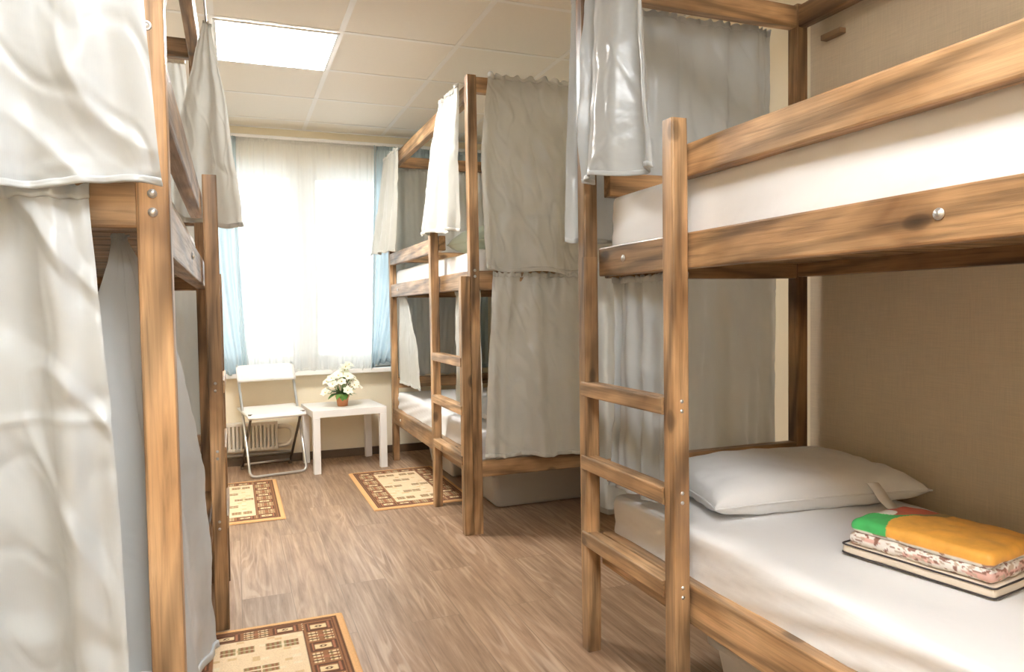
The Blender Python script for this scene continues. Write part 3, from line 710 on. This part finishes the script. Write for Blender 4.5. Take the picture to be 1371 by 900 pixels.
# ---------- folding chair
ch = empty('folding_chair', (.235, 5.445, 0), 'white metal folding chair standing left of the side table', 'chair', None, math.radians(11))
hw = .195
def onl(z, s=1): k = (z-.012)/(.79-.012); return -.185+k*.355
loop = [(-hw, onl(.77), .77), (-hw, onl(.5), .5), (-hw, -.185, .012), (hw, -.185, .012), (hw, onl(.5), .5), (hw, onl(.77), .77)]
tube('main_frame', fillet(loop[:1]+[loop[2], loop[3]]+loop[5:], .045, 8), .0095, CHROME, ch)
rear = [(-hw+.022, -.165, .445), (-hw+.022, .185, .012), (hw-.022, .185, .012), (hw-.022, -.165, .445)]
for s in (-1, 1): tube('rear_leg', [(s*(hw-.022), -.165, .44), (s*(hw-.022), .185, .014)], .009, DARKM, ch)
tube('rear_bar', [(-hw+.03, .165, .037), (hw-.03, .165, .037)], .008, CHROME, ch)
bm = bmesh.new(); nx, ny = 14, 14
def seat_pt(i, j, dz):
    u, v = i/nx*2-1, j/ny*2-1; r = .12
    x = u*(hw+.008); y = -.03+v*.175
    if v < -.8 and abs(u) > .8: x *= .985; y += .012
    return (x, y, .452+.012*v - .012*(1-u*u)*(1-v*v) - (.014 if v < -.9 else 0)+dz)
def slab(bm, f, nx, ny, th):
    T = [[bm.verts.new(f(i, j, 0)) for j in range(ny+1)] for i in range(nx+1)]; B = [[bm.verts.new(f(i, j, -th)) for j in range(ny+1)] for i in range(nx+1)]
    for i in range(nx):
        for j in range(ny): bm.faces.new((T[i][j], T[i+1][j], T[i+1][j+1], T[i][j+1])); bm.faces.new((B[i][j+1], B[i+1][j+1], B[i+1][j], B[i][j]))
    for i in range(nx):
        for j in (0, ny): bm.faces.new((T[i][j], B[i][j], B[i+1][j], T[i+1][j]))
    for j in range(ny):
        for i in (0, nx): bm.faces.new((T[i][j], T[i][j+1], B[i][j+1], B[i][j]))
    bmesh.ops.recalc_face_normals(bm, faces=bm.faces[:])
slab(bm, seat_pt, nx, ny, .016); link('seat', bm_mesh('seat', bm), CHAIRW, ch, (0, 0, 0), True)
bm = bmesh.new()
def back_pt(i, j, dz):
    u, v = i/14*2-1, j/6; z = .648+.118*v; x = u*(hw+.012)
    if v > .99 and abs(u) > .9: z -= .012
    return (x, onl(z)-.012+.03*(1-u*u)+dz, z)
slab(bm, back_pt, 14, 6, .012); link('backrest', bm_mesh('backrest', bm), CHAIRW, ch, (0, 0, 0), True)
for s in (-1, 1):
    bm = bmesh.new(); bmesh.ops.create_cone(bm, cap_ends=True, segments=14, radius1=.011, radius2=.011, depth=.02)
    bmesh.ops.rotate(bm, verts=bm.verts[:], matrix=Matrix.Rotation(PI/2, 3, 'Y')); link('pivot', bm_mesh('pivot', bm), DARKM, ch, (s*(hw-.01), -.165, .435), True)
    bm = bmesh.new(); boxinto(bm, (-.012, -.014, 0), (.012, .014, .028), .004); link('foot_cap', bm_mesh('foot_cap', bm), DARKM, ch, (s*(hw-.022), .185, 0))

# ---------- packaged bedding on the lower bed, printed
bp = empty('bedding_package', (1.55, 1.198, .528), 'folded orange, green and red bedding in a clear case on white sheet', 'bedding package', None, math.radians(9))
LX, LY = .25, .352
def rslab(name, x0, x1, y0, y1, z0, z1, m, parent, colf=None, r=.02, bul=.0, seed=0, nx=50, ny=66):
    nz = 8; bm = bmesh.new(); g = {}; h = Vector(((x1-x0)/2, (y1-y0)/2, (z1-z0)/2)); c = Vector(((x0+x1)/2, (y0+y1)/2, (z0+z1)/2)); r = min(r, h.z*.95)
    def vert(i, j, k):
        if (i, j, k) in g: return g[(i, j, k)]
        p = Vector((-h.x+2*h.x*i/nx, -h.y+2*h.y*j/ny, -h.z+2*h.z*k/nz)); q = Vector([max(-h[a]+r, min(h[a]-r, p[a])) for a in range(3)]); d = p-q
        n_ = d.normalized() if d.length > 1e-6 else Vector((0, 0, 1))
        if d.length > 1e-6: p = q+n_*r
        u, v = p.x/h.x, p.y/h.y
        if p.z > 0: p.z += bul*(1-u*u*.8)*(1-v*v*.8)
        p = p+n_*(.003*noise.noise(Vector((p.x*25+seed, p.y*25, p.z*30)))); g[(i, j, k)] = bm.verts.new(p+c); return g[(i, j, k)]
    def face(f, A, B):
        for a in range(A):
            for b in range(B): bm.faces.new((vert(*f(a, b)), vert(*f(a+1, b)), vert(*f(a+1, b+1)), vert(*f(a, b+1))))
    face(lambda a, b: (a, b, nz), nx, ny); face(lambda a, b: (a, b, 0), nx, ny); face(lambda a, b: (0, a, b), ny, nz); face(lambda a, b: (nx, a, b), ny, nz); face(lambda a, b: (a, 0, b), nx, nz); face(lambda a, b: (a, ny, b), nx, nz)
    bmesh.ops.recalc_face_normals(bm, faces=bm.faces[:]); me = bm_mesh(name, bm)
    if colf:
        ca = me.color_attributes.new('Col', 'FLOAT_COLOR', 'POINT'); ca.data.foreach_set('color', [z for v in me.vertices for z in (*colf(v.co), 1)])
    return link(name, me, m, parent, (0, 0, 0), True)
cs = rslab('case', -LX/2, LX/2, -LY/2, LY/2, 0, .026, CARD, bp, None, .008)
rg = [(-LX/2+.006, -LY/2+.006), (LX/2-.006, -LY/2+.006), (LX/2-.006, LY/2-.006), (-LX/2+.006, LY/2-.006)]
for z in (.004, .025):
    tube('piping', fillet([((rg[0][0]+rg[1][0])/2, rg[0][1]-.007, z), (rg[1][0]+.007, rg[1][1]-.007, z), (rg[2][0]+.007, rg[2][1]+.007, z), (rg[3][0]-.007, rg[3][1]+.007, z), (rg[0][0]-.007, rg[0][1]-.007, z), ((rg[0][0]+rg[1][0])/2-.001, rg[0][1]-.007, z)], .012, 4), .0022, BLACKP, cs, 6)
def linen_col(p):
    h = noise.noise(Vector((p.x*60, p.y*70, p.z*160))); g_ = noise.noise(Vector((p.x*12, p.y*9, p.z*60)))
    if h > .25: return (.30, .14, .10)
    if h < -.30: return (.55, .42, .32)
    if g_ > .3: return (.75, .45, .38)
    return (.88, .82, .76)
rslab('folded_linen', -LX/2+.008, LX/2-.008, -LY/2+.008, LY/2-.008, .026, .056, PRINT, bp, linen_col, .014, 0, 3, 70, 110)
def top_col(p):
    u = (p.x+LX/2)/LX; v = (p.y+LY/2)/LY     # v=1 towards the pillow
    w = .03*noise.noise(Vector((p.x*14, p.y*14, 1)))
    if p.z < .066: return linen_col(p) if False else ((.88, .84, .78) if noise.noise(Vector((p.x*50, p.y*60, p.z*90))) < .2 else (.35, .2, .15))
    if ((u-.80)/.46)**2 + ((v-1.0)/.34)**2 < 1+w*6:
        return (.88, .84, .74) if ((u-.44)/.15)**2+((v-.88)/.07)**2 < 1 else (.60, .10, .06)
    if v > .69+.05*math.sin(u*5.5)+w and u < .62: return (.06, .46, .12)
    if ((u-.82)/.40)**2 + ((v-1.0)/.44)**2 < 1+w*6: return (.30, .22, .08)
    return (.86, .42, .07)
rslab('folded_blanket', -LX/2+.012, LX/2-.012, -LY/2+.012, LY/2-.012, .055, .088, PRINT, bp, top_col, .016, .012, 8, 70, 110)

# small wooden peg on the wall under the top beam
pg = box('wall_peg', (-.03, -.045, -.010), (.0, .045, .010), BROWNP, bev=.003, loc=(XR-.012, 2.02, 2.12)); tag(pg, 'small brown wooden peg on the right wall under the top beam', 'peg')

# ------------------------------------------------------------------ light, camera
W = bpy.data.worlds.new('sky'); bpy.context.scene.world = W; W.use_nodes = True
nt = W.node_tree; bg = nt.nodes['Background']; bg.inputs[0].default_value = (.90, .95, 1.0, 1); bg.inputs[1].default_value = 4.2
pl = bpy.data.lights.new('window_portal', 'AREA'); pl.shape = 'RECTANGLE'; pl.size = WX1-WX0; pl.size_y = WZ1-WZ0; pl.cycles.is_portal = True
po = bpy.data.objects.new('window_portal', pl); C.objects.link(po); po.location = ((WX0+WX1)/2, YW+.29, (WZ0+WZ1)/2); po.rotation_euler = (-PI/2, 0, 0)
cam = bpy.data.cameras.new('camera'); co = bpy.data.objects.new('camera', cam); C.objects.link(co)
f_px, yaw, pitch, roll = 959.6, math.radians(21.2116), math.radians(-2.1941), math.radians(-.877)
F = Vector((math.sin(yaw)*math.cos(pitch), math.cos(yaw)*math.cos(pitch), math.sin(pitch))); r0 = Vector((math.cos(yaw), -math.sin(yaw), 0)); u0 = r0.cross(F)
Rv = r0*math.cos(roll)+u0*math.sin(roll); Uv = -r0*math.sin(roll)+u0*math.cos(roll)
M = Matrix((Rv, Uv, -F)).transposed().to_4x4(); M.translation = (0, 0, 1.15); co.matrix_world = M
cam.sensor_width = 36; cam.lens = f_px/1371*36; cam.clip_start = .02
S = bpy.context.scene; S.camera = co
S.view_settings.view_transform = 'Standard'; S.view_settings.look = 'None'; S.view_settings.exposure = 0.5; S.view_settings.gamma = 1.0
S.cycles.use_denoising = True; S.cycles.max_bounces = 10; S.cycles.diffuse_bounces = 6; S.cycles.transparent_max_bounces = 16; S.cycles.sample_clamp_indirect = 6
